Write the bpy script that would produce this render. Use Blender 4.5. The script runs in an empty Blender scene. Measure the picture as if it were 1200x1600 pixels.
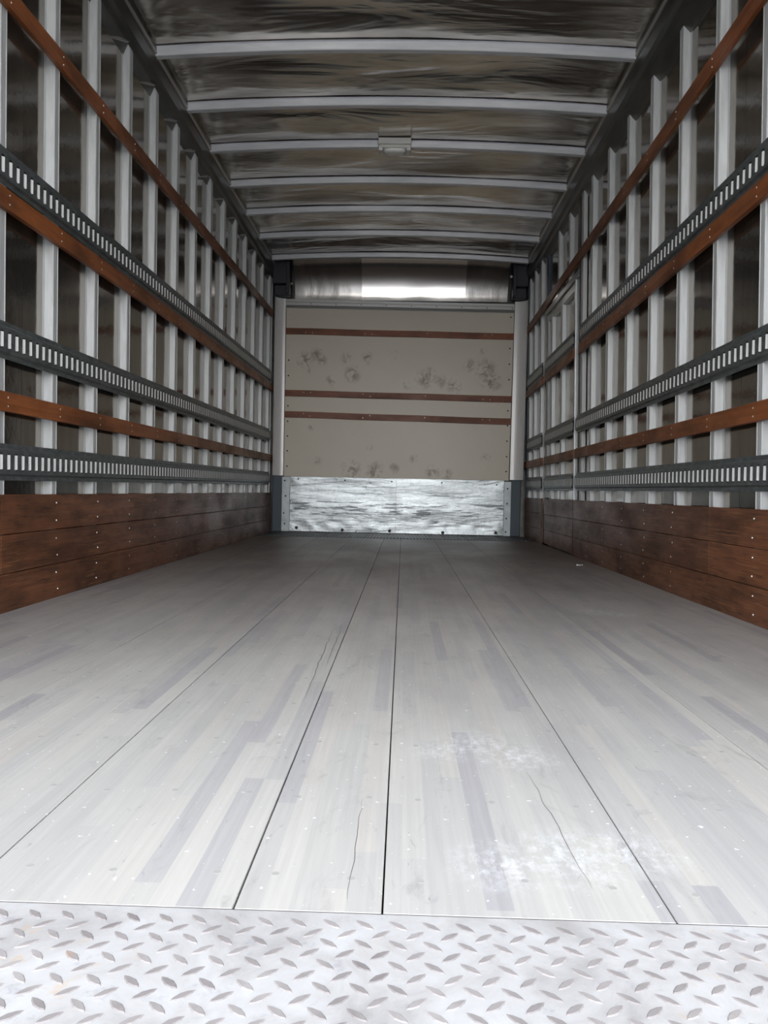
import bpy, math, random
from mathutils import Vector, noise
random.seed(7)
S = bpy.context.scene
C = S.collection

# ---------------------------------------------------------------- camera, sky, exposure
FPX = 1210.0
YAW = math.atan(29.4 / FPX); PITCH = math.atan(32.6 / FPX); ROLL = 0.02
fw = Vector((-math.sin(YAW) * math.cos(PITCH), math.cos(YAW) * math.cos(PITCH), -math.sin(PITCH)))
r0 = Vector((math.cos(YAW), math.sin(YAW), 0)); u0 = r0.cross(fw)
rt = r0 * math.cos(ROLL) + u0 * math.sin(ROLL); up = u0 * math.cos(ROLL) - r0 * math.sin(ROLL)
from mathutils import Matrix
cd = bpy.data.cameras.new('camera'); cam = bpy.data.objects.new('camera', cd); C.objects.link(cam)
M3 = Matrix((rt, up, -fw)).transposed().to_4x4(); M3.translation = Vector((0, 0, 0.45))
cam.matrix_world = M3
cd.sensor_fit = 'VERTICAL'; cd.sensor_height = 24.0; cd.lens = FPX / 1600 * 24.0
cd.clip_start = 0.02; cd.clip_end = 500
S.camera = cam

w = bpy.data.worlds.new('sky'); S.world = w; w.use_nodes = True
nt = w.node_tree; nt.nodes.clear()
tc = nt.nodes.new('ShaderNodeTexCoord'); sp = nt.nodes.new('ShaderNodeSeparateXYZ')
cr = nt.nodes.new('ShaderNodeValToRGB'); bg = nt.nodes.new('ShaderNodeBackground'); ow = nt.nodes.new('ShaderNodeOutputWorld')
nt.links.new(tc.outputs['Generated'], sp.inputs[0]); nt.links.new(sp.outputs['Z'], cr.inputs[0])
nt.links.new(cr.outputs[0], bg.inputs[0]); nt.links.new(bg.outputs[0], ow.inputs[0])
e = cr.color_ramp.elements
e[0].position = 0.0; e[0].color = (1.0, 0.98, 0.95, 1)       # hazy bright horizon, paler blue above
e[1].position = 0.6; e[1].color = (0.765, 0.82, 0.905, 1)
bg.inputs[1].default_value = 5.3

S.view_settings.view_transform = 'Standard'; S.view_settings.look = 'None'
S.view_settings.exposure = 0.0; S.view_settings.gamma = 1.0; S.view_settings.use_curve_mapping = False
S.cycles.max_bounces = 14; S.cycles.diffuse_bounces = 8; S.cycles.glossy_bounces = 10
S.cycles.sample_clamp_indirect = 12.0

# ---------------------------------------------------------------- dimensions (metres; y runs from the open rear to the front wall)
Y0, Y1 = 0.81, 8.10
XL, XR = -1.389, 1.261           # inner faces of the wall posts
DEP = 0.034                      # post depth: sheet lies this far behind
def lean(x, z): return x - 0.016 * (z - 0.8)      # the right wall leans in a little

# ---------------------------------------------------------------- helpers
class MB:
    def __init__(s): s.v = []; s.f = []; s.sm = False
    def add(s, vs, fs):
        o = len(s.v); s.v += [tuple(p) for p in vs]; s.f += [tuple(i + o for i in q) for q in fs]; return s
    def box(s, x0, x1, y0, y1, z0, z1):
        if x0 > x1: x0, x1 = x1, x0
        if y0 > y1: y0, y1 = y1, y0
        if z0 > z1: z0, z1 = z1, z0
        return s.add([(x0,y0,z0),(x1,y0,z0),(x1,y1,z0),(x0,y1,z0),(x0,y0,z1),(x1,y0,z1),(x1,y1,z1),(x0,y1,z1)],
                     [(0,3,2,1),(4,5,6,7),(0,1,5,4),(1,2,6,5),(2,3,7,6),(3,0,4,7)])
    def bbox(s, x0, x1, y0, y1, z0, z1, b=0.002):     # box with bevelled long edges (all round)
        import bmesh
        bm = bmesh.new(); bmesh.ops.create_cube(bm, size=1)
        for v in bm.verts:
            v.co = Vector((x0 + (v.co.x + .5) * (x1 - x0), y0 + (v.co.y + .5) * (y1 - y0), z0 + (v.co.z + .5) * (z1 - z0)))
        bmesh.ops.bevel(bm, geom=bm.edges[:], offset=b, segments=1, affect='EDGES')
        bm.verts.index_update()
        s.add([v.co for v in bm.verts], [[v.index for v in f.verts] for f in bm.faces]); bm.free(); return s
    def sweep(s, prof, path, closed=True, caps=True):  # prof pts are added to each path frame (origin, a, b)
        n = len(prof); base = []
        for (o, a, b) in path:
            base += [tuple(Vector(o) + Vector(a) * p + Vector(b) * q) for p, q in prof]
        fs = []
        for k in range(len(path) - 1):
            for i in range(n if closed else n - 1):
                j = (i + 1) % n
                fs.append((k*n+i, k*n+j, (k+1)*n+j, (k+1)*n+i))
        if closed and caps:
            fs.append(tuple(range(n - 1, -1, -1))); fs.append(tuple((len(path)-1)*n + i for i in range(n)))
        return s.add(base, fs)
    def cyl(s, c, axis, r, h, n=12, r2=None):
        c = Vector(c); ax = Vector(axis).normalized(); t = ax.orthogonal().normalized(); q = ax.cross(t)
        r2 = r if r2 is None else r2
        vs = [c + (t*math.cos(2*math.pi*i/n) + q*math.sin(2*math.pi*i/n))*r for i in range(n)]
        vs += [c + ax*h + (t*math.cos(2*math.pi*i/n) + q*math.sin(2*math.pi*i/n))*r2 for i in range(n)]
        return s.add(vs, [tuple(range(n-1,-1,-1)), tuple(range(n, 2*n))] + [(i,(i+1)%n,n+(i+1)%n,n+i) for i in range(n)])
    def map(s, fn): s.v = [tuple(fn(*p)) for p in s.v]; return s
    def lean(s): return s.map(lambda x, y, z: (lean(x, z), y, z))

def world_loc(o):
    p = Vector((0, 0, 0))
    while o: p += o.location; o = o.parent
    return p
def obj(name, mb, mat, parent=None, smooth=False, origin=None):
    xs = [p[0] for p in mb.v]; ys = [p[1] for p in mb.v]; zs = [p[2] for p in mb.v]
    o3 = Vector(origin) if origin else Vector(((min(xs)+max(xs))/2, (min(ys)+max(ys))/2, min(zs)))
    me = bpy.data.meshes.new(name)
    me.from_pydata([(p[0]-o3.x, p[1]-o3.y, p[2]-o3.z) for p in mb.v], [], mb.f); me.update()
    import bmesh
    bm = bmesh.new(); bm.from_mesh(me); bmesh.ops.recalc_face_normals(bm, faces=bm.faces[:]); bm.to_mesh(me); bm.free()
    if smooth:
        me.shade_smooth()
        try: me.set_sharp_from_angle(angle=math.radians(40))
        except Exception: pass
    me.materials.append(mat)
    o = bpy.data.objects.new(name, me); C.objects.link(o)
    if parent: o.parent = parent; o.location = o3 - world_loc(parent)
    else: o.location = o3
    return o
def copy_at(src, parent, loc, rot=None):
    c = src.copy(); C.objects.link(c); c.parent = parent
    c.location = Vector(loc) - (world_loc(parent) if parent else Vector((0,0,0)))
    if rot is not None: c.rotation_euler = rot
    return c
def tag(o, label=None, cat=None, group=None, kind=None):
    if label: o['label'] = label
    if cat: o['category'] = cat
    if group: o['group'] = group
    if kind: o['kind'] = kind
    return o
def empty(name, loc, label=None, cat=None, group=None, kind=None):
    o = bpy.data.objects.new(name, None); C.objects.link(o); o.location = loc; o.empty_display_size = .1
    return tag(o, label, cat, group, kind)

# ---------------------------------------------------------------- materials
class Mat:
    def __init__(s, name, base=(.5,.5,.5), metal=0.0, rough=.5, **kw):
        s.m = bpy.data.materials.new(name); s.m.use_nodes = True; s.nt = s.m.node_tree
        s.b = s.nt.nodes['Principled BSDF']
        s.b.inputs['Base Color'].default_value = (*base, 1); s.b.inputs['Metallic'].default_value = metal
        s.b.inputs['Roughness'].default_value = rough
        for k, v in kw.items(): s.b.inputs[k].default_value = v
    def n(s, t, **kw):
        x = s.nt.nodes.new(t)
        for k, v in kw.items(): setattr(x, k, v)
        return x
    def l(s, a, b): s.nt.links.new(a, b)
    def pos(s, scale=(1,1,1), loc=(0,0,0)):
        g = s.n('ShaderNodeNewGeometry'); m = s.n('ShaderNodeMapping')
        m.inputs['Scale'].default_value = scale; m.inputs['Location'].default_value = loc
        s.l(g.outputs['Position'], m.inputs[0]); return m.outputs[0]
    def noise(s, vec, scale=5, detail=4, rough=.5, dist=0.0):
        x = s.n('ShaderNodeTexNoise'); x.inputs['Scale'].default_value = scale; x.inputs['Detail'].default_value = detail
        x.inputs['Roughness'].default_value = rough; x.inputs['Distortion'].default_value = dist
        s.l(vec, x.inputs['Vector']); return x.outputs['Fac']
    def ramp(s, fac, stops):
        x = s.n('ShaderNodeValToRGB'); el = x.color_ramp.elements
        while len(el) < len(stops): el.new(.5)
        for q, (p, c) in zip(el, stops):
            q.position = p; q.color = (c, c, c, 1) if isinstance(c, (int, float)) else (*c, 1)
        s.l(fac, x.inputs[0]); return x.outputs[0]
    def mix(s, fac, a, b, mode='MIX'):
        x = s.n('ShaderNodeMix', data_type='RGBA', blend_type=mode)
        if isinstance(fac, (int, float)): x.inputs[0].default_value = fac
        else: s.l(fac, x.inputs[0])
        for i, q in ((6, a), (7, b)):
            if isinstance(q, tuple): x.inputs[i].default_value = (*q, 1)
            else: s.l(q, x.inputs[i])
        return x.outputs[2]
    def math(s, op, a, b=None, c=None):
        x = s.n('ShaderNodeMath', operation=op)
        for i, q in enumerate((a, b, c)):
            if q is None: continue
            if isinstance(q, (int, float)): x.inputs[i].default_value = q
            else: s.l(q, x.inputs[i])
        return x.outputs[0]
    def color(s, c): s.l(c, s.b.inputs['Base Color']); return s
    def rough(s, c): s.l(c, s.b.inputs['Roughness']); return s
    def bump(s, h, strength=.3, dist=.01):
        x = s.n('ShaderNodeBump'); x.inputs['Strength'].default_value = strength; x.inputs['Distance'].default_value = dist
        s.l(h, x.inputs['Height']); s.l(x.outputs[0], s.b.inputs['Normal']); return s
    def blob(s, pts, soft=1.0):      # 0..1 mask around points (x, y, z, radius)
        g = s.n('ShaderNodeNewGeometry'); out = None
        for (x, y, z, r) in pts:
            d = s.n('ShaderNodeVectorMath', operation='DISTANCE'); d.inputs[1].default_value = (x, y, z)
            s.l(g.outputs['Position'], d.inputs[0])
            v = s.math('SUBTRACT', 1.0, s.math('DIVIDE', d.outputs['Value'], r))
            v = s.math('MAXIMUM', v, 0.0)
            out = v if out is None else s.math('MAXIMUM', out, v)
        return out

def make_mats():
    M = {}
    a = Mat('post_galvanised', (.5,.5,.5), .30, .45)
    n = a.noise(a.pos((20,20,3)), 3, 5); a.color(a.ramp(n, [(.3,(.46,.475,.48)),(.7,(.58,.595,.60))]))
    a.rough(a.ramp(n, [(.3,.36),(.7,.5)])); M['post'] = a.m
    a = Mat('wall_sheet', (.3,.28,.26), .9, .2)
    n = a.noise(a.pos((1,1,1)), 2.2, 5, .55); n2 = a.noise(a.pos((6,6,1)), 4, 6, .6)
    a.color(a.mix(.5, a.ramp(n, [(.3,(.17,.15,.13)),(.7,(.31,.285,.25))]), a.ramp(n2, [(.3,(.17,.155,.135)),(.7,(.29,.27,.245))])))
    a.rough(a.ramp(n, [(.3,.06),(.75,.15)])); a.bump(n, .2, .015); M['sheet'] = a.m
    a = Mat('door_sheet', (.5,.48,.44), .9, .22)
    n = a.noise(a.pos((1,1,1)), 3, 5, .55)
    a.color(a.ramp(n, [(.3,(.38,.36,.33)),(.7,(.56,.54,.50))])); a.bump(n, .35, .03); M['door_sheet'] = a.m
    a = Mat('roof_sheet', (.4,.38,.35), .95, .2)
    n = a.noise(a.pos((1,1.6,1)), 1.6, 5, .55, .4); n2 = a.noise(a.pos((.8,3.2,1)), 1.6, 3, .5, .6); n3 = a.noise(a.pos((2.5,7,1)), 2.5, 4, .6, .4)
    a.color(a.mix(.5, a.ramp(n, [(.3,(.30,.275,.245)),(.7,(.60,.565,.52))]), a.ramp(n2, [(.35,(.18,.16,.14)),(.62,(.80,.745,.66))])))  # cloudy reflections partly painted into the colour as pale and dark noise
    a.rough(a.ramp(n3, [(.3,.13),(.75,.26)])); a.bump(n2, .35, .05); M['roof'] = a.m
    a = Mat('bow_aluminium', (.68,.70,.73), .35, .4)
    n = a.noise(a.pos((2,10,10)), 3, 4); a.color(a.ramp(n, [(.3,(.64,.66,.69)),(.7,(.78,.79,.82))])); M['bow'] = a.m
    a = Mat('rail_aluminium', (.12,.12,.115), .8, .35)
    n = a.noise(a.pos((3,1,3)), 3, 4); a.color(a.ramp(n, [(.3,(.08,.08,.076)),(.7,(.15,.147,.14))])); M['rail'] = a.m
    a = Mat('rail_lip', (.45,.45,.43), .7, .35); M['lip'] = a.m
    a = Mat('track_zinc', (.14,.155,.16), .7, .42)
    n = a.noise(a.pos((5,5,12)), 4, 6, .65); a.color(a.ramp(n, [(.3,(.10,.115,.12)),(.55,(.17,.19,.195)),(.8,(.27,.29,.30))])); M['track'] = a.m
    a = Mat('slot_edge', (.66,.67,.66), .15, .45); M['slot'] = a.m
    a = Mat('slot_dark', (.03,.03,.035), .2, .6); M['dark'] = a.m
    a = Mat('screw_steel', (.7,.68,.62), .9, .3); M['screw'] = a.m
    a = Mat('bolt_dark', (.05,.035,.03), .4, .5); M['bolt'] = a.m
    def wood(name, lo, hi, dark, scuff=False):
        a = Mat(name, hi, 0, .38)
        oi = a.n('ShaderNodeObjectInfo')
        n = a.noise(a.pos((24, 1.0, 30)), 1.6, 7, .68, .6); m = a.noise(a.pos((2, 1.5, 4)), 1.6, 5, .6)
        c = a.ramp(n, [(.3, lo), (.7, hi)])
        c = a.mix(a.ramp(m, [(.42, 0.0), (.68, .75)]), c, dark)
        c = a.mix(a.ramp(oi.outputs['Random'], [(0, 0.0), (1, .30)]), c, dark)
        if scuff:     # bare scratches and pale rubbed spots along the foot of the boards
            k = a.noise(a.pos((6, 1.4, 45)), 3.2, 8, .75, .3); k2 = a.noise(a.pos((1, 1, 1)), 1.7, 2)
            c = a.mix(a.math('MULTIPLY', a.ramp(k, [(.53, 0.0), (.66, .7)]), a.ramp(k2, [(.42, 0.0), (.56, 1.0)])), c, (.34, .165, .075))
            q = a.noise(a.pos((8, 3, 40)), 2.0, 6, .7); c = a.mix(a.ramp(q, [(.54, 0.0), (.66, .75)]), c, (.018, .010, .008))
        a.color(c); a.rough(a.ramp(m, [(.3, .32), (.7, .55)])); a.b.inputs['Specular IOR Level'].default_value = .35; a.bump(n, .35, .003); return a.m
    M['batten'] = wood('batten_wood', (.19,.056,.015), (.36,.115,.034), (.055,.022,.012))
    M['kick'] = wood('lining_wood', (.115,.042,.020), (.235,.088,.038), (.034,.016,.010), True)
    M['batten_front'] = wood('front_batten_wood', (.24,.078,.036), (.34,.115,.055), (.12,.05,.035))
    # floor: laminated hardwood strips in each board
    a = Mat('floor_wood', (.4,.38,.36), 0, .42)
    g = a.n('ShaderNodeNewGeometry'); sx = a.n('ShaderNodeSeparateXYZ'); a.l(g.outputs['Position'], sx.inputs[0])
    cell = a.math('FLOOR', a.math('DIVIDE', a.math('ADD', sx.outputs['X'], 20.0), .0305))
    wn = a.n('ShaderNodeTexWhiteNoise', noise_dimensions='1D'); a.l(cell, wn.inputs['W'])
    yy = a.math('ADD', sx.outputs['Y'], a.math('MULTIPLY', wn.outputs['Value'], 7.0))
    row = a.math('FLOOR', a.math('DIVIDE', yy, .62))
    wn2 = a.n('ShaderNodeTexWhiteNoise', noise_dimensions='2D'); cb = a.n('ShaderNodeCombineXYZ')
    a.l(cell, cb.inputs[0]); a.l(row, cb.inputs[1]); a.l(cb.outputs[0], wn2.inputs['Vector'])
    strip = wn2.outputs['Value']
    c = a.ramp(strip, [(0, (.30,.285,.29)), (.08, (.36,.345,.34)), (.2, (.40,.385,.36)), (.5, (.435,.42,.385)), (.8, (.475,.452,.408)), (1.0, (.44,.405,.365))])
    gr = a.noise(a.pos((60, 1.5, 1)), 2.2, 6, .65, .3)
    c = a.mix(.22, c, a.ramp(gr, [(.3, (.26,.25,.245)), (.7, (.56,.54,.51))]))
    big = a.noise(a.pos((1.3, .55, 1)), 1.5, 5, .6)
    c = a.mix(a.ramp(big, [(.40, 0.0), (.75, .45)]), c, (.27,.26,.265))
    # browner, less worn wood towards the front, with light falloff darkened into the colour
    worn = a.math('ADD', a.math('DIVIDE', sx.outputs['Y'], 8.0), a.math('MULTIPLY', a.math('SUBTRACT', big, .5), .35))
    c = a.mix(a.ramp(worn, [(.16, 0.0), (.75, .9)]), c, (.135,.100,.086))
    sm = a.noise(a.pos((14, 5, 1)), 2.6, 6, .7, .8); c = a.mix(a.ramp(sm, [(.64, 0.0), (.74, .55)]), c, (.12,.11,.115))
    st = a.noise(a.pos((9, 7, 1)), 3.6, 7, .8); c = a.mix(a.ramp(st, [(.66, 0.0), (.76, .5)]), c, (.75,.75,.74))
    wb = a.blob([(.085,1.34,0,.07),(.14,1.38,0,.09),(.20,1.32,0,.09),(.13,.93,0,.08),(.22,.96,0,.10),(.75,3.0,0,.10),(.83,2.95,0,.09),(.30,.98,0,.08)])
    wn3 = a.noise(a.pos((20, 12, 1)), 3.0, 7, .75)
    c = a.mix(a.math('MULTIPLY', wb, a.ramp(wn3, [(.45, 0.0), (.72, .8)])), c, (.80,.81,.82))
    dk = a.noise(a.pos((5, 2.2, 1)), 2.2, 7, .72, 1.2); c = a.mix(a.ramp(dk, [(.57, 0.0), (.70, .42)]), c, (.20,.185,.19))
    sk = a.noise(a.pos((1, 1, 1)), 95, 2, .5); c = a.mix(a.ramp(sk, [(.70, 0.0), (.75, .7)]), c, (.82,.82,.80))
    sk2 = a.noise(a.pos((40, 9, 1)), 1.3, 5, .75, 2.0); c = a.mix(a.ramp(sk2, [(.66, 0.0), (.70, .5)]), c, (.10,.09,.095))
    a.color(c); a.rough(a.ramp(big, [(.3,.36),(.7,.52)])); a.bump(gr, .25, .0015); M['floor'] = a.m
    a = Mat('floor_screw', (.37,.355,.335), .2, .6); M['plug'] = a.m
    a = Mat('tread_steel', (.55,.54,.54), .25, .45)
    n = a.noise(a.pos((1,1,1)), 9, 8, .72, .6); n2 = a.noise(a.pos((1,1,1)), 26, 6, .7); n3 = a.noise(a.pos((1,1,1)), 3.3, 3, .5)
    c = a.ramp(n, [(.30,(.37,.35,.34)),(.5,(.49,.475,.465)),(.7,(.57,.565,.56))])
    c = a.mix(a.ramp(n2, [(.60,0.0),(.72,.7)]), c, (.30,.29,.33))
    c = a.mix(a.math('MULTIPLY', a.ramp(n2, [(.30,.8),(.42,0.0)]), a.ramp(n3, [(.45,0.0),(.6,1.0)])), c, (.55,.38,.24))
    a.color(c); a.rough(a.ramp(n, [(.3,.34),(.7,.52)])); a.bump(n2, .4, .001); M['tread'] = a.m
    a = Mat('tread_lug_steel', (.3,.3,.3), .2, .55)
    n = a.noise(a.pos((1,1,1)), 12, 5, .6); n2 = a.noise(a.pos((1,1,1)), 5.0, 4, .6)
    c = a.ramp(n, [(.3,(.20,.18,.175)),(.7,(.36,.33,.32))]); c = a.mix(a.ramp(n2, [(.66,0.0),(.74,.6)]), c, (.50,.30,.16))
    a.color(c); M['lug'] = a.m
    # front panel with dirt marks
    a = Mat('front_panel_paint', (.56,.52,.45), 0, .42)
    n = a.noise(a.pos((1,1,1)), 1.4, 4); c = a.ramp(n, [(.3,(.68,.625,.52)),(.7,(.76,.70,.59))])
    spots = [(-1.05,2.0-.2,.10),(-.93,1.86,.08),(-.88,1.8,.07),(-.62,1.83,.07),(-.40,1.83,.08),(-.55,1.66,.10),(-.12,1.87,.06),(.2,1.62,.11),(.25,1.68,.08),
             (.36,1.6,.08),(.50,1.55,.09),(.66,1.77,.08),(.82,1.72,.13),(.88,1.62,.12),(.95,1.58,.07),(-.78,1.58,.07),(.02,1.56,.06),(.8,1.92,.05),(-1.0,1.7,.05),
             (-.55,.66,.12),(-.3,.65,.12),(-.1,.69,.07),(.3,.65,.09),(.45,.64,.07),(-.9,.75,.06),(-.36,.9,.05),(.85,.82,.06),(.75,1.15,.05),(-.97,1.1,.05),(.1,.8,.06)]
    mk = a.blob([(x, 8.05, z, r * 1.5) for x, z, r in spots])
    d = a.noise(a.pos((9,9,8)), 1.6, 5, .65, .8)
    k = a.math('MULTIPLY', a.ramp(mk, [(.25,0.0),(.7,1.0)]), a.ramp(d, [(.45,0.0),(.60,1.0)]))
    c = a.mix(a.math('MULTIPLY', k, .75), c, (.20,.13,.08))
    a.color(c); a.bump(a.noise(a.pos((1,1,1)), 3, 4), .25, .02); a.rough(a.ramp(n, [(.3,.30),(.7,.42)])); M['panel'] = a.m
    # dented galvanised scuff plate
    a = Mat('scuff_galvanised', (.68,.72,.74), .85, .3)
    n = a.noise(a.pos((1.2,1,7)), 2.4, 6, .62, .6); n2 = a.noise(a.pos((10,1,10)), 2.4, 6, .7); n3 = a.noise(a.pos((2.2,1,26)), 1.7, 4, .6, .2)
    c = a.ramp(n2, [(.32,(.30,.335,.36)),(.5,(.50,.54,.56)),(.7,(.64,.68,.70))])
    gz = a.n('ShaderNodeNewGeometry'); sz = a.n('ShaderNodeSeparateXYZ'); a.l(gz.outputs['Position'], sz.inputs[0])
    band = a.math('MULTIPLY', a.ramp(sz.outputs['Z'], [(.15,0.0),(.20,1.0),(.32,1.0),(.36,0.0)]), a.ramp(n3, [(.53,0.0),(.59,.92)]))
    c = a.mix(band, c, (.10,.11,.12))
    a.color(c); a.rough(a.ramp(n2, [(.3,.24),(.7,.42)])); a.bump(n, .5, .012); M['scuff'] = a.m
    a = Mat('scuff_edge_strip', (.42,.46,.48), .6, .45)
    n = a.noise(a.pos((1,1,1)), 12, 5); a.color(a.ramp(n, [(.3,(.36,.40,.42)),(.7,(.50,.54,.56))])); M['strip'] = a.m
    a = Mat('corner_cover_paint', (.80,.79,.79), .1, .3); M['cover'] = a.m
    a = Mat('corner_upright_paint', (.055,.075,.095), .2, .45); M['upright'] = a.m
    a = Mat('bracket_black', (.035,.035,.045), .1, .45); M['bracket'] = a.m
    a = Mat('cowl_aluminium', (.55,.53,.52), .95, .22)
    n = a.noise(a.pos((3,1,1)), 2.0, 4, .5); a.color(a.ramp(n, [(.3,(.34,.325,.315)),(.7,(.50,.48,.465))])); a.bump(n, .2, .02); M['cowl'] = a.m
    a = Mat('cowl_patch_aluminium', (.78,.76,.74), .95, .16); M['cowl2'] = a.m  # highlight partly put into the paler base of this centre sheet
    a = Mat('header_aluminium', (.45,.45,.45), .7, .4); M['header'] = a.m
    a = Mat('ribbed_plate_steel', (.10,.10,.105), .5, .45); M['ribbed'] = a.m
    a = Mat('door_frame_aluminium', (.45,.45,.44), .8, .3); M['dframe'] = a.m
    a = Mat('door_edge_steel', (.80,.84,.88), .6, .25); M['dedge'] = a.m
    a = Mat('light_housing', (.74,.74,.70), .1, .4); M['lhouse'] = a.m
    a = Mat('light_lens', (.80,.80,.76), 0, .2); M['lens'] = a.m
    a = Mat('concrete', (.4,.39,.37), 0, .8)
    n = a.noise(a.pos((1,1,1)), 1.5, 6); a.color(a.ramp(n, [(.3,(.34,.33,.31)),(.7,(.46,.45,.43))])); M['concrete'] = a.m
    a = Mat('scrap_paper', (.8,.8,.78), 0, .6); M['paper'] = a.m
    a = Mat('outer_skin', (.7,.7,.7), 0, .5); M['skin'] = a.m
    return M
M = make_mats()

# ---------------------------------------------------------------- setting: yard, floor
obj('ground', MB().add([(-60,-90,-1.15),(60,-90,-1.15),(60,60,-1.15),(-60,60,-1.15)], [(0,1,2,3)]), M['concrete'])['kind'] = 'structure'
YF = 7.34                                             # wooden boards end here, ribbed plate beyond
floor = empty('floor', (0, (Y0+YF)/2, 0), kind='structure')
obj('subfloor', MB().box(-1.47, 1.33, Y0+.006, 8.16, -.14, -.034), M['bolt'], floor)
XJ = [-1.40, -1.100, -.787, -.476, -.173, -.013, .299, .616, .930, 1.27]
screw_floor = None
for i in range(9):
    a, b = XJ[i], XJ[i+1]
    g = .0012 if i in (3, 4) else .0009
    mb = MB().bbox(a+g if i else a, b-g if i < 8 else b, Y0+.004, YF-.003, -.032, 0, .0008)
    bd = obj('floor_board', mb, M['floor'], floor)
    if b - a > .2: fr = (.14, .5, .86)
    else: fr = (.2, .8)
    y = .885; j = 0
    while y < 3.4:
        for k in fr:
            x = a + (b-a)*k + random.uniform(-.008, .008)
            yy = y + random.uniform(-.012, .012)
            if screw_floor is None:
                screw_floor = obj('screw', MB().cyl((x,yy,-.001), (0,0,1), .0060, .0012, 10, .0045), M['plug'], bd)
            else: copy_at(screw_floor, bd, (x, yy, -.001))
        y += .24
# long splits in the worn boards
def crack(parent, pts, wd):
    mb = MB(); n = len(pts)
    for k in range(n-1):
        (x0,y0),(x1,y1) = pts[k], pts[k+1]
        w0 = wd*math.sin(math.pi*(k+.001)/(n-1))+.0001; w1 = wd*math.sin(math.pi*(k+1.001)/(n-1))+.0001
        w1 = abs(w1)
        mb.add([(x0-w0,y0,.0003),(x0+w0,y0,.0003),(x1+w1,y1,.0003),(x1-w1,y1,.0003)], [(0,1,2,3)])
    o = obj('split', mb, M['bolt'], parent); return o
fb = [o for o in floor.children if o.name.startswith('floor_board')]
def zig(x0, y0, x1, y1, n, am):
    return [(x0+(x1-x0)*k/n + random.uniform(-am, am), y0+(y1-y0)*k/n) for k in range(n+1)]
crack(fb[3], zig(-.205, 1.62, -.217, 2.55, 22, .003), .0006)
crack(fb[3], zig(-.188, 1.95, -.194, 2.60, 16, .002), .0005)
crack(fb[4], zig(-.052, .84, -.05, 1.12, 16, .0018), .00022)
crack(fb[5], zig(.225, .88, .21, 1.25, 16, .002), .0002)

# ribbed metal plate across the front end of the floor
rp = empty('ribbed_floor_plate', (-.06, 7.72, 0), 'dark ribbed metal floor plate along the foot of the front wall', 'floor plate')
obj('plate', MB().bbox(-1.40, 1.27, YF, 8.085, -.030, .002, .002), M['ribbed'], rp)
mb = MB(); x = -1.30
while x < 1.2:
    mb.box(x, x+.012, YF+.02, 8.07, .0018, .008); x += .032
tag(obj('ribs', mb, M['ribbed'], rp), kind='stuff')

# diamond tread plate at the rear sill
tp = empty('tread_plate', (0, .55, 0), 'worn steel diamond tread plate across the rear edge of the floor', 'tread plate')
PZ = .0008
mb = MB().bbox(-1.40, 1.27, .20, .8105, -.010, PZ, .0006)
obj('plate', mb, M['tread'], tp)
obj('seam', MB().box(-1.38, 1.25, .8107, .8137, -.030, -.0006), M['bolt'], tp)
obj('sill', MB().box(-1.47, 1.33, .20, .805, -.14, -.0102), M['track'], tp)
def lug_mb(cx, cy, ang, L=.0135, W=.0050, H=.0011):
    prof = [(-1,0),(-.62,.62),(0,1),(.62,.62),(1,0),(.62,-.62),(0,-1),(-.62,-.62)]
    ca, sa = math.cos(ang), math.sin(ang); vs = []
    for s, z in ((1, 0), (.66, H)):
        for px, py in prof:
            X, Y = px*L*(s if z == 0 else .8), py*W*s
            vs.append((cx + X*ca - Y*sa, cy + X*sa + Y*ca, PZ - .0003 + z))
    return vs, [(i,(i+1)%8,8+(i+1)%8,8+i) for i in range(8)] + [tuple(range(8,16))]
A1, A2 = math.radians(41), math.radians(-41)
lugA = lugB = None; rest = MB(); cnt = 0
P = .0345
cells = []
for j in range(int(.60/P)+1):
    for i in range(-41, 38):
        for t in (0, 1):
            cx = i*P + (.5*P if t else 0) + .004; cy = .789 - j*P - (.5*P if t else 0)
            if cy < .215 or cx < -1.38 or cx > 1.25: continue
            cells.append((cx, cy, A1 if t else A2))
def in_view(cx, cy): return cy > .585 and abs(cx+.005) < .52*cy + .02
vis = [c for c in cells if in_view(*c[:2])]
vis.sort(key=lambda c: c[1]); vis = vis[:298]; vset = set(vis)
for c in cells:
    if c not in vset: rest.add(*lug_mb(*c))
pr = {}
for cx, cy, an in vis:
    if an not in pr: pr[an] = obj('tread_lug', MB().add(*lug_mb(cx, cy, an)), M['lug'], tp, origin=(cx, cy, PZ))
    else: copy_at(pr[an], tp, (cx, cy, PZ))
tag(obj('tread_lugs', rest, M['lug'], tp), kind='stuff')

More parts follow.
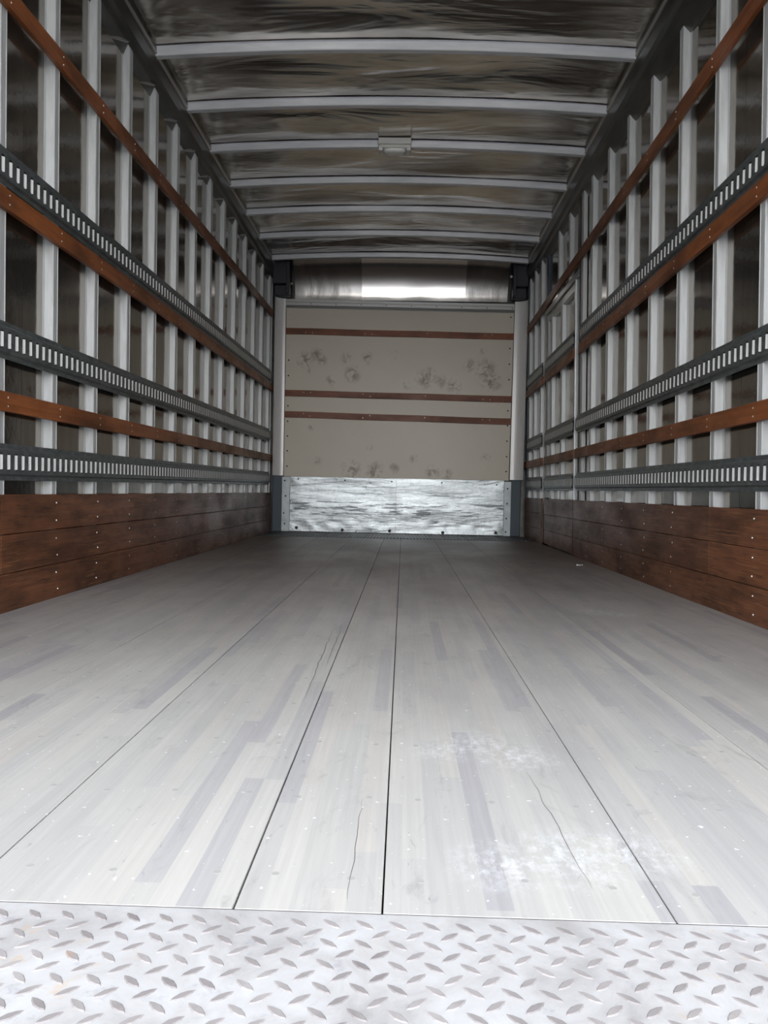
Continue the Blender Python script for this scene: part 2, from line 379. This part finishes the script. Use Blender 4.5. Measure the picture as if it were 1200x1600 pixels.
# ---------------------------------------------------------------- walls
def side_x(left, d):            # d metres inward from the post face
    return XL + d if left else XR - d
def P3(left, d, y, z):
    x = side_x(left, d); return (x if left else lean(x, z), y, z)
wall = {}
for left in (True, False):
    nm = 'wall_left' if left else 'wall_right'
    wl = empty(nm, ((XL-.06) if left else (XR+.06), (Y0+Y1)/2, 0), kind='structure'); wall[left] = wl
    # sheets in four lengths with lapped seams
    if left: segs = [(Y0,2.85),(2.85,5.29),(5.29,Y1+.02)]
    else: segs = [(Y0,3.03),(3.03,5.62)]
    for k, (a, b) in enumerate(segs):
        mb = MB()
        mb.box(side_x(left,-DEP), side_x(left,-DEP-.002), a, b-.002, -.03, 2.80)
        if not left: mb.lean()
        obj('sheet', mb, M['sheet'], wl)
    if not left:
        for (a, b, z0) in ((5.62, 6.98, 2.06), (6.98, Y1+.02, -.03)):
            obj('sheet', MB().box(side_x(False,-DEP), side_x(False,-DEP-.002), a, b-.002, z0, 2.80).lean(), M['sheet'], wl)
    mb = MB().box(side_x(left,-DEP-.01), side_x(left,-DEP-.03), Y0, Y1+.12, -.05, 2.9)
    if not left: mb.lean()
    obj('outer_skin', mb, M['skin'], wl)

def post(left, yc, z0, z1, parent, name='post', mat='post', w=.023, tip=True):
    prof = [(-w-.018,.0015),(-w-.003,.0015),(-w,DEP-.003),(-w+.003,DEP),(w-.011,DEP),(w-.010,DEP-.0025),(w-.008,DEP-.0025),(w-.007,DEP),(w-.003,DEP),(w,DEP-.003),(w+.003,.0015),(w+.018,.0015),
            (w+.018,0),(-w-.018,0)]
    if left: pass
    s = 1 if left else -1
    prof = [(p, q) for p, q in prof]
    path = []
    for z, sc in ((z0, 1), (z1, 1)):
        path.append(((side_x(left, -DEP), yc, z), (0,1,0), (s*sc,0,0)))
    if tip:
        path.append(((side_x(left, -DEP), yc, z1+.012), (0,1,0), (s*.93,0,0)))
        path.append(((side_x(left, -DEP), yc, z1+.024), (0,1,0), (s*.70,0,0)))
    mb = MB().sweep(prof, path)
    if not left: mb.lean()
    return obj(name, mb, M[mat], parent)

postY = {True: [3.050 + .406*k for k in range(-5, 13)], False: [3.219 + .4200*k for k in range(-5, 6)]}
postY[True] = [y for y in postY[True] if y < 7.97]
def post_run(left, ys, z0, z1, parent):
    return [post(left, y, z0, z1, parent) for y in ys]
post_run(True, postY[True], 0.0, 2.60, wall[True])
post_run(False, postY[False], 0.0, 2.60, wall[False])
post_run(False, [7.25, 7.60, 7.90], 0.0, 2.60, wall[False])
for y in (6.03, 6.45): post(False, y, 2.09, 2.60, wall[False])
post(True, 8.04, 0, 2.62, wall[True], w=.022)
post(False, 8.04, 0, 2.62, wall[False], mat='upright', w=.022)

# top rails with rounded edge, bottom lip bright
def rail(left, n):
    r = empty('trim_%d' % n, ((XL-.02) if left else XR, 4.4, 2.55), kind='structure')
    def X(d, y, z):
        # right rail's inner edge stands a little further in towards the rear
        if left: return XL + d
        return lean(XR - d, z) - (.030 - .006*(y-4)) * (1 if d > -.02 else .2)
    prof = [(-.04,2.80),(.030,2.80),(.036,2.775),(.036,2.755),(.028,2.742),(.030,2.72),(.024,2.66),(.010,2.635),(-.010,2.625),(-.035,2.565),(-.04,2.56)]
    mb = MB(); ys = [Y0, 3, 5, 7, Y1]; n_ = len(prof)
    vs = [(X(d, y, z), y, z) for y in ys for d, z in prof]
    fs = [(k*n_+i, k*n_+i+1, (k+1)*n_+i+1, (k+1)*n_+i) for k in range(len(ys)-1) for i in range(n_-1)]
    fs += [(k*n_+n_-1, k*n_, (k+1)*n_, (k+1)*n_+n_-1) for k in range(len(ys)-1)]
    fs += [tuple(range(n_)), tuple((len(ys)-1)*n_+i for i in range(n_))]
    obj('rail', mb.add(vs, fs), M['rail'], r)
    pr2 = [(.0245,2.735),(.038,2.741),(.0395,2.750),(.036,2.756),(.030,2.750)]
    mb = MB(); m = len(pr2)
    vs = [(X(d, y, z), y, z) for y in ys for d, z in pr2]
    fs = [(k*m+i, k*m+(i+1)%m, (k+1)*m+(i+1)%m, (k+1)*m+i) for k in range(len(ys)-1) for i in range(m)]
    obj('bead', mb.add(vs, fs), M['lip'], r)
    # small bent tabs between the posts, one for each bay
    tabs = postY[left] + ([7.25, 7.60, 7.90] if not left else [])
    for y in tabs:
        a = y - .20
        if a < Y0 + .05: continue
        mb = MB(); pts = [(-.034,2.566,a),(-.034,2.566,a+.02),(.0,2.632,y-.045),(.004,2.640,y-.03),(-.030,2.575,y-.03)]
        pts = [(-.036, a, 2.560), (.000, y-.050, 2.618), (.000, y-.032, 2.632), (-.036, a, 2.580)]
        vs = [((XL+d) if left else lean(XR-d, z), yy, z) for d, yy, z in pts] + [((XL+d-.004) if left else lean(XR-d+.004, z), yy, z-.004) for d, yy, z in pts]
        mb.add(vs, [(0,1,2,3),(7,6,5,4),(0,4,5,1),(1,5,6,2),(2,6,7,3),(3,7,4,0)])
        obj('tab', mb, M['lip'], r)
    return r
rail(True, 1); rail(False, 2)

# ---------------------------------------------------------------- kick boards, slats and cargo tracks
scr = None
def screw(left, d, y, z, parent, r=.0042):
    global scr
    x, _, _ = P3(left, d, y, z)
    key = 'L' if left else 'R'
    if scr is None: scr = {}
    if (key) not in scr:
        s = 1 if left else -1
        scr[key] = obj('screw', MB().cyl((x - s*.001, y, z), (s,0,0), r, .0022, 8, r*.75), M['screw'], parent, origin=(x, y, z))
    else: copy_at(scr[key], parent, (x, y, z))

def bar(left, y0, y1, za, zb, h, d0, d1, mat, parent, name, wav=0.0, nseg=12):
    """wooden bar from y0 to y1; centre height za at y=3, zb at y=7.5"""
    def cz(y): return za + (zb-za)*(y-3)/4.5
    mb = MB(); b = .002
    prof = [(d0,-h/2),(d1-b,-h/2),(d1,-h/2+b),(d1,h/2-b),(d1-b,h/2),(d0,h/2)]
    n = len(prof); vs = []; fs = []
    for k in range(nseg+1):
        y = y0 + (y1-y0)*k/nseg
        for d, dz in prof:
            dd = d + wav*(.5+.5*math.sin(y*1.9+za*7))
            z = cz(y) + dz + wav*.8*math.sin(y*2.3+za*3)
            vs.append(P3(left, dd, y, z))
    for k in range(nseg):
        fs += [(k*n+i, k*n+(i+1)%n, (k+1)*n+(i+1)%n, (k+1)*n+i) for i in range(n)]
    fs += [tuple(range(n-1,-1,-1)), tuple(nseg*n+i for i in range(n))]
    return obj(name, mb.add(vs, fs), M[mat], parent), cz

def slat(left, y0, y1, za, zb, h, label, group=None, parent=None, name='wooden_batten', posts=None):
    mid = ((XL if left else XR), (y0+y1)/2, za)
    if parent is None: root = empty(name, mid, label, 'batten', group)
    else: root = parent
    cuts = [y0]
    if parent is None and y1-y0 > 4: cuts += ([3.62] if za > 1.8 else [4.4] if za > 1 else [3.98])
    cuts.append(y1)
    for a, b in zip(cuts, cuts[1:]):
        o, cz = bar(left, a, b-.0015, za, zb, h, .0005, .0195, 'batten', root, 'board' if parent is None else 'wooden_batten', .0015)
    for y in (posts or postY[left]):
        if y0+.03 < y < y1-.03 and y > 2.2:
            for dz in (-h*.22, h*.22): screw(left, .0195+.0015*(.5+.5*math.sin(y*1.9+za*7)), y+.006, cz(y)+dz, root if parent is None else o)
    return root

lip_mesh = {}
def track(left, y0, y1, za, zb, label=None, parent=None, name='cargo_track', h=.128, y_first=None):
    def cz(y): return za + (zb-za)*(y-3)/4.5
    mid = ((XL if left else XR), (y0+y1)/2, za)
    root = empty(name, mid, label, 'cargo track', None) if parent is None else empty(name, mid)
    if parent is not None:
        root.parent = parent; root.location = Vector(mid) - world_loc(parent)
    H = h/2; p = .0508
    mb = MB()
    def q(d, y, dz): return P3(left, d, y, cz(y)+dz)
    # flanges, sloped shoulders
    prof_t = [(.0015,H),(.0045,H),(.0045,H-.016),(.0135,H-.022),(.0135,.036)]
    n = 10
    for sg in (1, -1):
        for i in range(len(prof_t)-1):
            (d0,a0),(d1,a1) = prof_t[i], prof_t[i+1]
            for k in range(n):
                ya = y0+(y1-y0)*k/n; yb = y0+(y1-y0)*(k+1)/n
                mb.add([q(d0,ya,sg*a0),q(d0,yb,sg*a0),q(d1,yb,sg*a1),q(d1,ya,sg*a1)], [(0,1,2,3)])
    # web with chamfered slots
    sw, sh, c = .0105, .0300, .005
    N = int((y1-y0)/p); off = (y1-y0-N*p)/2
    lips = []
    for k in range(N):
        ya = y0+off+k*p; yc = ya+p/2; yb = ya+p
        if k == 0: ya = y0
        if k == N-1: yb = y1
        outer = [(ya,-.036),(yc-sw+c,-.036),(yc+sw-c,-.036),(yb,-.036),(yb,-sh+c),(yb,sh-c),(yb,.036),(yc+sw-c,.036),(yc-sw+c,.036),(ya,.036),(ya,sh-c),(ya,-sh+c)]
        inner = [(yc-sw,-sh+c),(yc-sw+c,-sh),(yc+sw-c,-sh),(yc+sw,-sh+c),(yc+sw,-sh+c),(yc+sw,sh-c),(yc+sw,sh-c),(yc+sw-c,sh),(yc-sw+c,sh),(yc-sw,sh-c),(yc-sw,sh-c),(yc-sw,-sh+c)]
        vs = [q(.0135,a,b) for a,b in outer]+[q(.0135,a,b) for a,b in inner]
        mb.add(vs, [(i,(i+1)%12,12+(i+1)%12,12+i) for i in range(12)])
        lips.append(yc)
    obj('track_face', mb, M['track'], root)
    # dark backing channel closes the track behind
    mb = MB()
    for k in range(n):
        ya = y0+(y1-y0)*k/n; yb = y0+(y1-y0)*(k+1)/n
        mb.add([q(.0012,ya,-.045),q(.0012,yb,-.045),q(.0012,yb,.045),q(.0012,ya,.045)], [(0,1,2,3)])
    obj('backing', mb, M['dark'], root)
    # bent slot lips that face the open rear, one to each slot
    for yc in lips:
        key = left
        x, _, z = P3(left, .0, yc, cz(yc))
        if key not in lip_mesh:
            s = 1 if left else -1; t = .0012
            m2 = MB()
            y_n, y_f = yc-sw*.30, yc+sw
            dn, df = .0030, .0133
            prof = [(-sh+.002, 1), (sh-.002, 1)]
            v = []
            for (yy, dd, zz) in ((y_n,dn,sh-.004),(y_f,df,sh-c),(y_f,df,-sh+c),(y_n,dn,-sh+.002)):
                v.append((x + s*dd, yy, z+zz))
            for (yy, dd, zz) in ((y_n,dn,sh-.004),(y_f,df,sh-c),(y_f,df,-sh+c),(y_n,dn,-sh+.002)):
                v.append((x + s*(dd-t), yy+t, z+zz))
            m2.add(v, [(0,1,2,3),(7,6,5,4),(0,4,5,1),(1,5,6,2),(2,6,7,3),(3,7,4,0)])
            lip_mesh[key] = obj('slot_lip', m2, M['slot'], root, origin=(x, yc, z))
        else: copy_at(lip_mesh[key], root, (x, yc, z))
    return root

def kick(left, y0, y1, root, cuts=()):
    """three boards high, nailed to every post"""
    zs = [(.0005,.134),(.1365,.271),(.2735,.412)]
    ends = [y0, *cuts, y1]
    for (a, b) in zip(ends, ends[1:]):
        for z0, z1 in zs:
            n = 8; prof = [(.0005,z0),(.0125,z0),(.014,z0+.002),(.014,z1-.002),(.0125,z1),(.0005,z1)]
            vs = []; fs = []; m = len(prof); ph = random.uniform(0, 6)
            for k in range(n+1):
                y = a+.001+(b-a-.002)*k/n
                for d, z in prof: vs.append(P3(left, d+(.0012*math.sin(y*2.1+ph) if d > .001 else 0), y, z))
            for k in range(n): fs += [(k*m+i, k*m+(i+1)%m, (k+1)*m+(i+1)%m, (k+1)*m+i) for i in range(m)]
            fs += [tuple(range(m-1,-1,-1)), tuple(n*m+i for i in range(m))]
            o = obj('board', MB().add(vs, fs), M['kick'], root)
            for yp in postY[left]:
                if a+.03 < yp < b-.03 and yp > 2.4:
                    for t in (.25, .75): screw(left, .0145, yp+random.uniform(-.01,.01), z0+(z1-z0)*t, o)

# left wall
r_ = empty('wooden_kick_lining', (XL, 4.4, 0), 'scuffed brown wooden kick boards along the foot of the left wall', 'kick boards')
kick(True, Y0, 8.02, r_, (2.62, 5.05))
slat(True, Y0, 7.97, 2.112, 2.235, .070, 'reddish brown wooden batten, highest of the three on the left wall')
slat(True, Y0, 8.04, 1.426, 1.488, .070, 'middle reddish brown wooden batten on the left wall, just below the top slotted track')
slat(True, Y0, 8.04, .734, .766, .068, 'lowest reddish brown wooden batten on the left wall, between two slotted tracks')
track(True, Y0, 7.93, 1.538, 1.594, 'top slotted steel cargo track on the left wall, right above a wooden batten')
track(True, Y0, 7.93, .948, .995, 'middle slotted steel cargo track on the left wall')
track(True, Y0, 7.93, .527, .556, 'lowest slotted steel cargo track on the left wall, above the kick boards')
# right wall, rear of the door
r_ = empty('wooden_kick_lining', (XR, 3.2, 0), 'scuffed brown wooden kick boards on the right wall, rear of the side door', 'kick boards')
kick(False, Y0, 5.74, r_, (3.20,))
slat(False, Y0, 7.93, 2.220, 2.118, .074, 'reddish brown wooden batten, highest on the right wall, passing above the side door')
slat(False, Y0, 5.60, 1.533, 1.470, .072, 'wooden batten just below the top slotted track on the right wall, rear of the door')
slat(False, Y0, 5.70, .757, .745, .070, 'wooden batten between the two lower slotted tracks on the right wall, rear of the door')
track(False, Y0, 5.60, 1.640, 1.580, 'top slotted steel cargo track on the right wall, rear of the side door')
track(False, Y0, 5.70, .992, .945, 'middle slotted steel cargo track on the right wall, rear of the side door')
track(False, Y0, 5.70, .540, .550, 'lowest slotted steel cargo track on the right wall, rear of the side door')
# right wall, beyond the door
r_ = empty('wooden_kick_lining', (XR, 7.5, 0), 'short dark wooden kick boards in the right front corner beyond the side door', 'kick boards')
kick(False, 7.06, 8.02, r_)
slat(False, 7.06, 8.04, 1.533, 1.470, .072, 'short wooden batten under the top track stub in the right front corner', posts=[7.25,7.6,7.9])
slat(False, 7.06, 8.04, .757, .745, .070, 'short low wooden batten in the right front corner beyond the side door', posts=[7.25,7.6,7.9])
track(False, 7.10, 7.95, 1.640, 1.580, 'short top slotted cargo track in the right front corner')
track(False, 7.10, 7.95, .992, .945, 'short middle slotted cargo track in the right front corner')
track(False, 7.10, 7.95, .540, .550, 'short lowest slotted cargo track in the right front corner')

# side door
dr = empty('door_1', (XR, 6.35, 0), kind='structure')
def rb(d0, d1, y0, y1, z0, z1): return MB().bbox(XR-d1, XR-d0, y0, y1, z0, z1, .0015).lean()
obj('door_panel', rb(-.038, -.034, 5.75, 6.96, .01, 2.03), M['door_sheet'], dr)
obj('door_stile', rb(-.034, -.002, 6.88, 6.955, .42, 2.03), M['post'], dr)
obj('door_stile', rb(-.034, -.002, 5.79, 5.84, .42, 2.03), M['dframe'], dr)
post(False, 6.30, .02, 1.99, dr, 'door_post', 'post', .026, False)
post(False, 6.72, .02, 1.99, dr, 'door_post', 'post', .026, False)
obj('door_rail', rb(-.034, -.004, 5.84, 6.88, 1.97, 2.03), M['dframe'], dr)
# bright folded leading edge, standing proud of the wall
obj('door_edge', rb(-.020, .012, 5.742, 5.755, .012, 2.03), M['dedge'], dr)
fr = empty('door_frame', (XR, 6.35, 0)); fr.parent = dr; fr.location = (0, 0, 0)
obj('head', rb(-.036, .004, 5.66, 7.02, 2.045, 2.085), M['dframe'], fr)
obj('jamb', rb(-.036, .002, 5.655, 5.725, .412, 2.60), M['rail'], fr)
obj('jamb', rb(-.030, .000, 5.56, 5.62, .0, 2.60), M['post'], fr)
obj('jamb', rb(-.036, -.014, 6.975, 7.04, .0, 2.60), M['upright'], fr)
obj('lip', rb(-.02, .010, 5.675, 6.99, 2.034, 2.044), M['lip'], fr)
kd = empty('kick_lining', (XR, 6.4, 0)); kd.parent = dr; kd.location = (0, .05, 0)
for z0, z1 in ((.012,.134),(.1365,.271),(.2735,.412)):
    obj('board', rb(-.018, .012, 5.765, 6.93, z0, z1), M['kick'], kd)
slat(False, 5.78, 6.93, 1.533, 1.470, .072, None, parent=dr, posts=[6.30,6.72])
slat(False, 5.78, 6.93, .757, .745, .070, None, parent=dr, posts=[6.30,6.72])
for za, zb in ((1.640,1.580),(.992,.945),(.540,.550)):
    track(False, 5.80, 6.93, za, zb, parent=dr)

# ---------------------------------------------------------------- ceiling
ce = empty('ceiling', (-.1, 4.4, 2.78), kind='structure')
XCL, XCR = XL+.026, 1.190
def roof_z(x, y=0):
    s = (x+.09)/1.28; return 2.775 + .042*(1-s*s)
bowY = [1.16, 1.76, 2.36, 2.96, 3.56, 4.155, 4.745, 5.315, 5.920, 6.515, 7.12, 7.77]
edges = [Y0] + bowY + [7.98]
for k in range(len(edges)-1):
    a, b = edges[k], edges[k+1]; nx, ny = 44, 14; mb = MB(); vs = []
    sd = random.uniform(0, 90)
    for j in range(ny+1):
        y = a+(b-a)*j/ny; t = j/ny
        for i in range(nx+1):
            x = -1.43+(2.66)*i/nx
            e2 = 1-((x+.09)/1.34)**2
            wv = noise.noise(Vector((x*1.3+sd, y*2.6, 3.1)))*.030 + noise.noise(Vector((x*3.1, y*6+sd, 1.1)))*.006
            vs.append((x, y, roof_z(x)+.004 + math.sin(math.pi*t)*max(e2, .0)**.5*(wv+.004)))
    fs = [(j*(nx+1)+i, j*(nx+1)+i+1, (j+1)*(nx+1)+i+1, (j+1)*(nx+1)+i) for j in range(ny) for i in range(nx)]
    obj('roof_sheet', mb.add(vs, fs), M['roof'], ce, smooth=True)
obj('outer_roof', MB().box(-1.48, 1.33, Y0, 8.25, 2.90, 2.94), M['skin'], ce)
for yb in bowY:
    h = .044; prof = [(-.034,0.0),(-.022,-.002),(-.021,-h+.004),(-.017,-h),(.017,-h),(.021,-h+.004),(.022,-.002),(.034,0.0)]
    xr = lean(XR-.034, 2.75) - (.030-.006*(yb-4)) + .002
    path = []
    for i in range(25):
        x = XCL+.002 + (xr-XCL-.002)*i/24; path.append(((x, yb, roof_z(x)), (0,1,0), (0,0,1)))
    obj('roof_bow', MB().sweep(prof, path), M['bow'], ce)

# dome light on the third bow in view
lt = empty('ceiling_light', (-.105, 5.30, 2.70), 'small oblong white dome light in the middle of the ceiling, under a roof bow', 'ceiling light')
zb = roof_z(-.1)
obj('housing', MB().bbox(-.215, .005, 5.255, 5.375, zb-.060, zb-.042, .006), M['lhouse'], lt)
obj('mount', MB().bbox(-.215, .005, 5.240, 5.2745, zb-.0425, zb-.001, .004), M['lhouse'], lt)
obj('clip', MB().bbox(-.213, -.185, 5.262, 5.285, zb-.078, zb-.058, .003), M['lhouse'], lt)
obj('clip', MB().bbox(-.025, .003, 5.262, 5.285, zb-.078, zb-.058, .003), M['lhouse'], lt)
mb = MB(); n = 20
rings = [(1,0),(.97,-.010),(.85,-.018),(.6,-.022)]
vs = []
for s, dz in rings:
    for i in range(n):
        t = 2*math.pi*i/n; cx = math.copysign(abs(math.cos(t))**.6, math.cos(t)); cy = math.copysign(abs(math.sin(t))**.6, math.sin(t))
        vs.append((-.105+cx*.075*s, 5.315+cy*.045*s, zb-.0595+dz))
fs = [(k*n+i, k*n+(i+1)%n, (k+1)*n+(i+1)%n, (k+1)*n+i) for k in range(3) for i in range(n)] + [tuple(3*n+i for i in range(n))]
obj('lens', mb.add(vs, fs), M['lens'], lt, smooth=True)

# ---------------------------------------------------------------- front wall
fwl = empty('wall_front', (-.08, 8.16, 0), kind='structure')
obj('sheet', MB().box(-1.47, 1.33, 8.14, 8.16, -.03, 2.9), M['rail'], fwl)
obj('upright', MB().bbox(-1.372, -1.262, 8.0865, 8.139, 0.004, 2.45, .006), M['upright'], fwl)
obj('upright', MB().bbox(1.112, 1.222, 8.0865, 8.139, 0.004, 2.45, .006), M['upright'], fwl)
YP = 8.085
def disc(x, z, r, parent, mat, y=None, name='bolt', t=.004):
    return obj(name, MB().cyl((x, (y or YP), z), (0,-1,0), r, t, 10, r*.75), M[mat], parent)
pn = empty('wall_board', (-.075, 8.10, .585), 'off-white painted board with dirt marks on the front wall', 'wall board')
mb = MB(); q = [(-1.254,.585),(1.092,.585),(1.108,2.315),(-1.254,2.335)]
mb.add([(x, YP, z) for x, z in q]+[(x, 8.12, z) for x, z in q], [(0,1,2,3),(7,6,5,4),(0,4,5,1),(1,5,6,2),(2,6,7,3),(3,7,4,0)])
obj('panel_board', mb, M['panel'], pn)
from_px_L = [491,539,563,587,634,658,681,704,728]
for k, py in enumerate(from_px_L):
    z = .45 + (768-4.0 - py)*8.1/1210
    disc(-1.222, z, .012 if k < 2 else .0085, pn, 'screw' if k < 2 else 'bolt', name='bolt')
for k, py in enumerate([499,547,571,595,643,666,690,714,737]):
    z = .45 + (768+3.2 - py)*8.1/1210
    disc(1.063+.012*(z-.6)/1.7, z, .0085, pn, 'bolt', name='bolt')
# three slats on the panel
for (z0l, z0r, lab) in ((2.094,2.070,'highest of the three brown wooden battens across the off-white front board'),
                        (1.452,1.425,'middle of the three brown wooden battens across the off-white front board'),
                        (1.232,1.194,'lowest of the three brown wooden battens across the off-white front board')):
    xs = (-1.262, 1.124) if z0l > 2 else (-1.272, 1.116)
    h = .032; y0, y1 = YP-.020, YP-.0005
    rt_ = empty('front_batten', (-.07, YP-.01, z0l), lab, 'batten', None)
    mb = MB(); N = 10
    prof = [(0,-h),(-.018,-h),(-.0195,-h+.002),(-.0195,h-.002),(-.018,h),(0,h)]
    path = [((xs[0]+(xs[1]-xs[0])*i/N, YP-.0008, z0l+(z0r-z0l)*i/N+.0015*math.sin(i*1.3)), (0,1,0), (0,0,1)) for i in range(N+1)]
    obj('board', mb.sweep(prof, path), M['batten_front'], rt_)
    for fx in (.09,.12,.35,.38,.62,.87,.90):
        x = xs[0]+(xs[1]-xs[0])*fx; z = z0l+(z0r-z0l)*fx
        disc(x, z+random.choice((-.012,.012)), .005, rt_, 'screw', YP-.019, 'screw', .002)

# galvanised scuff plate
sc = empty('scuff_plate', (-.07, 8.08, .01), 'dented shiny galvanised scuff plate at the foot of the front wall', 'scuff plate')
def dented(x0, x1):
    nx, nz = 60, 36; vs = []; z0, z1 = .014, .583
    for j in range(nz+1):
        z = z0+(z1-z0)*j/nz
        for i in range(nx+1):
            x = x0+(x1-x0)*i/nx
            ed = min(1, min(i, nx-i)/4, min(j, nz-j)/4)
            d = noise.noise(Vector((x*1.7, z*5, 5.5)))*.012 + noise.noise(Vector((x*3, z*18, 2.5)))*.0016*(1 if z < .4 else .3) + .006*noise.noise(Vector((x*9, z*13, .5)))*(1 if z < .14 else .06)
            vs.append((x, 8.078 - d*ed, z))
    fs = [(j*(nx+1)+i, j*(nx+1)+i+1, (j+1)*(nx+1)+i+1, (j+1)*(nx+1)+i) for j in range(nz) for i in range(nx)]
    return MB().add(vs, fs)
obj('plate', dented(-1.184, -.075), M['scuff'], sc, smooth=True)
obj('plate', dented(-.073, 1.045), M['scuff'], sc, smooth=True)
obj('edge_strip', MB().bbox(-1.269, -1.186, 8.070, 8.0845, .012, .580, .001), M['strip'], sc)
obj('edge_strip', MB().bbox(1.047, 1.118, 8.070, 8.0845, .008, .572, .001), M['strip'], sc)
for x, z in ((-1.11,.05),(-.63,.035),(-.135,.035),(.42,.03),(.97,.04)): disc(x, z, .017, sc, 'bolt', 8.075, 'bolt', .008)
for x, z in ((-1.10,.56),(-.61,.555),(-.12,.55),(.40,.55),(.97,.54)): disc(x, z, .0085, sc, 'bolt', 8.076)
for x, z in ((-1.23,.38),(-1.245,.20),(-1.24,.54),(-1.235,.09)): disc(x, z, .009, sc, 'bolt', 8.069)
for x, z in ((1.083,.50),(1.080,.345),(1.076,.19),(1.073,.05)): disc(x, z, .009, sc, 'bolt', 8.069)

# rounded corner covers
for left in (True, False):
    lab = 'pale grey rounded corner cover on the %s side of the front wall' % ('left' if left else 'right')
    mb = MB(); n = 10
    if left: xa, xb = -1.352, -1.256
    else: xa, xb = 1.222, 1.100
    vs = []
    for z in (.592, 1.2, 1.8, 2.425):
        for i in range(n+1):
            t = i/n * math.pi*.5
            x = xb + (xa-xb)*(math.sin(t)); y = 8.050 + .0 - .075*(1-math.cos(t))
            y = 8.052 + .003 - .10*(1-math.cos(t))
            dx = .0 if left else .010*(z-.6)/1.8
            vs.append((x+dx, y, z))
    m = n+1
    fs = [(k*m+i, k*m+i+1, (k+1)*m+i+1, (k+1)*m+i) for k in range(3) for i in range(n)]
    mb.add(vs, fs)
    # thickness
    vs2 = [(x, y+.006, z) for x, y, z in vs]; o0 = len(mb.v)
    mb.add(vs2, [tuple(reversed(f)) for f in fs])
    for k in range(3): mb.f.append((k*m, (k+1)*m, o0+(k+1)*m, o0+k*m)); mb.f.append((k*m+n, (k+1)*m+n, o0+(k+1)*m+n, o0+k*m+n))
    for i in range(n): mb.f.append((i, i+1, o0+i+1, o0+i)); mb.f.append((3*m+i, 3*m+i+1, o0+3*m+i+1, o0+3*m+i))
    tag(obj('corner_cover', mb, M['cover'], None, smooth=True), lab, 'corner cover')

# black corner brackets
for left in (True, False):
    lab = 'black bracket in the upper %s corner of the front wall' % ('left' if left else 'right')
    s = 1 if left else -1
    xo = -1.372 if left else 1.222
    xi = -1.200 if left else 1.068
    r_ = empty('corner_bracket', ((xo+xi)/2, 8.0, 2.44), lab, 'bracket')
    obj('block', MB().bbox(min(xo,xi), max(xo,xi), 7.90, 8.05, 2.54, 2.77, .008), M['bracket'], r_)
    obj('foot', MB().bbox(min(xo+s*.01,xi), max(xo+s*.01,xi), 7.955, 8.06, 2.432, 2.538, .006), M['bracket'], r_)
    obj('fin', MB().bbox(min(xi-s*.030,xi+s*.004), max(xi-s*.030,xi+s*.004), 7.885, 7.955, 2.44, 2.765, .003), M['bracket'], r_)
    obj('bolt', MB().cyl((xi+s*.012, 7.99, 2.56 if left else 2.66), (0,-1,0), .012, .012, 10), M['screw'], r_)

# curved metal cowl between roof and front wall
cw = empty('curved_cowl', (-.07, 8.0, 2.41), 'curved shiny metal cowl where the roof meets the front wall', 'cowl')
def cowl(x0, x1, off, mat, t0=0.0, t1=1.0, name='cowl_sheet'):
    n = 20; nx = 16; R = .34; vs = []
    for j in range(n+1):
        t = (t0+(t1-t0)*j/n)*math.pi/2
        for i in range(nx+1):
            x = x0+(x1-x0)*i/nx
            w_ = .0025*noise.noise(Vector((x*4, t*3, 8)))
            vs.append((x, 7.745 + R*math.sin(t)-off*math.sin(t)+w_, 2.425 + (R+.03)*math.cos(t) - off*math.cos(t) + (.028*(1-((x+.07)/1.2)**2)*math.cos(t))))
    fs = [(j*(nx+1)+i, j*(nx+1)+i+1, (j+1)*(nx+1)+i+1, (j+1)*(nx+1)+i) for j in range(n) for i in range(nx)]
    return obj(name, MB().add(vs, fs), M[mat], cw, smooth=True)
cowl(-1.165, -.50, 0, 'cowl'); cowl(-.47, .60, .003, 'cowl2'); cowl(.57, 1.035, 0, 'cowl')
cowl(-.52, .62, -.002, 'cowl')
obj('end_plate', MB().bbox(-1.36, -1.20, 7.80, 7.83, 2.77, 2.80, .002), M['rail'], cw)

# header strip with screws
hd = empty('header_strip', (-.07, 8.07, 2.33), 'grey metal strip of screws between the cowl and the off-white board', 'trim strip')
mb = MB()
prof = [(0,.000),(-.014,.000),(-.016,.004),(-.010,.022),(-.018,.028),(-.018,.056),(-.012,.062),(-.012,.090),(0,.094)]
path = [((-1.256+2.364*i/8, 8.084, 2.335-.020*i/8), (0,1,0), (0,0,1)) for i in range(9)]
obj('strip', mb.sweep(prof, path), M['header'], hd)
for k in range(9):
    f_ = .11+.11*k
    if f_ > 1: break
    disc(-1.256+2.364*f_, 2.335-.020*f_+.044, .0065, hd, 'bolt', 8.067, 'screw', .003)

# a scrap of paper on the floor by the right kick boards
p = [(-.02,-.008),(.018,-.012),(.024,.006),(-.014,.012)]
cx, cy = 1.13, 4.95
mb = MB().add([(cx+a*1.0, cy+b*1.5, .001+.006*(i%2)) for i,(a,b) in enumerate(p)]+[(cx+a*1.0, cy+b*1.5, .003+.006*(i%2)) for i,(a,b) in enumerate(p)],
              [(3,2,1,0),(4,5,6,7),(0,1,5,4),(1,2,6,5),(2,3,7,6),(3,0,4,7)])
tag(obj('paper_scrap', mb, M['paper']), 'tiny white paper scrap on the floor by the right kick boards', 'scrap')
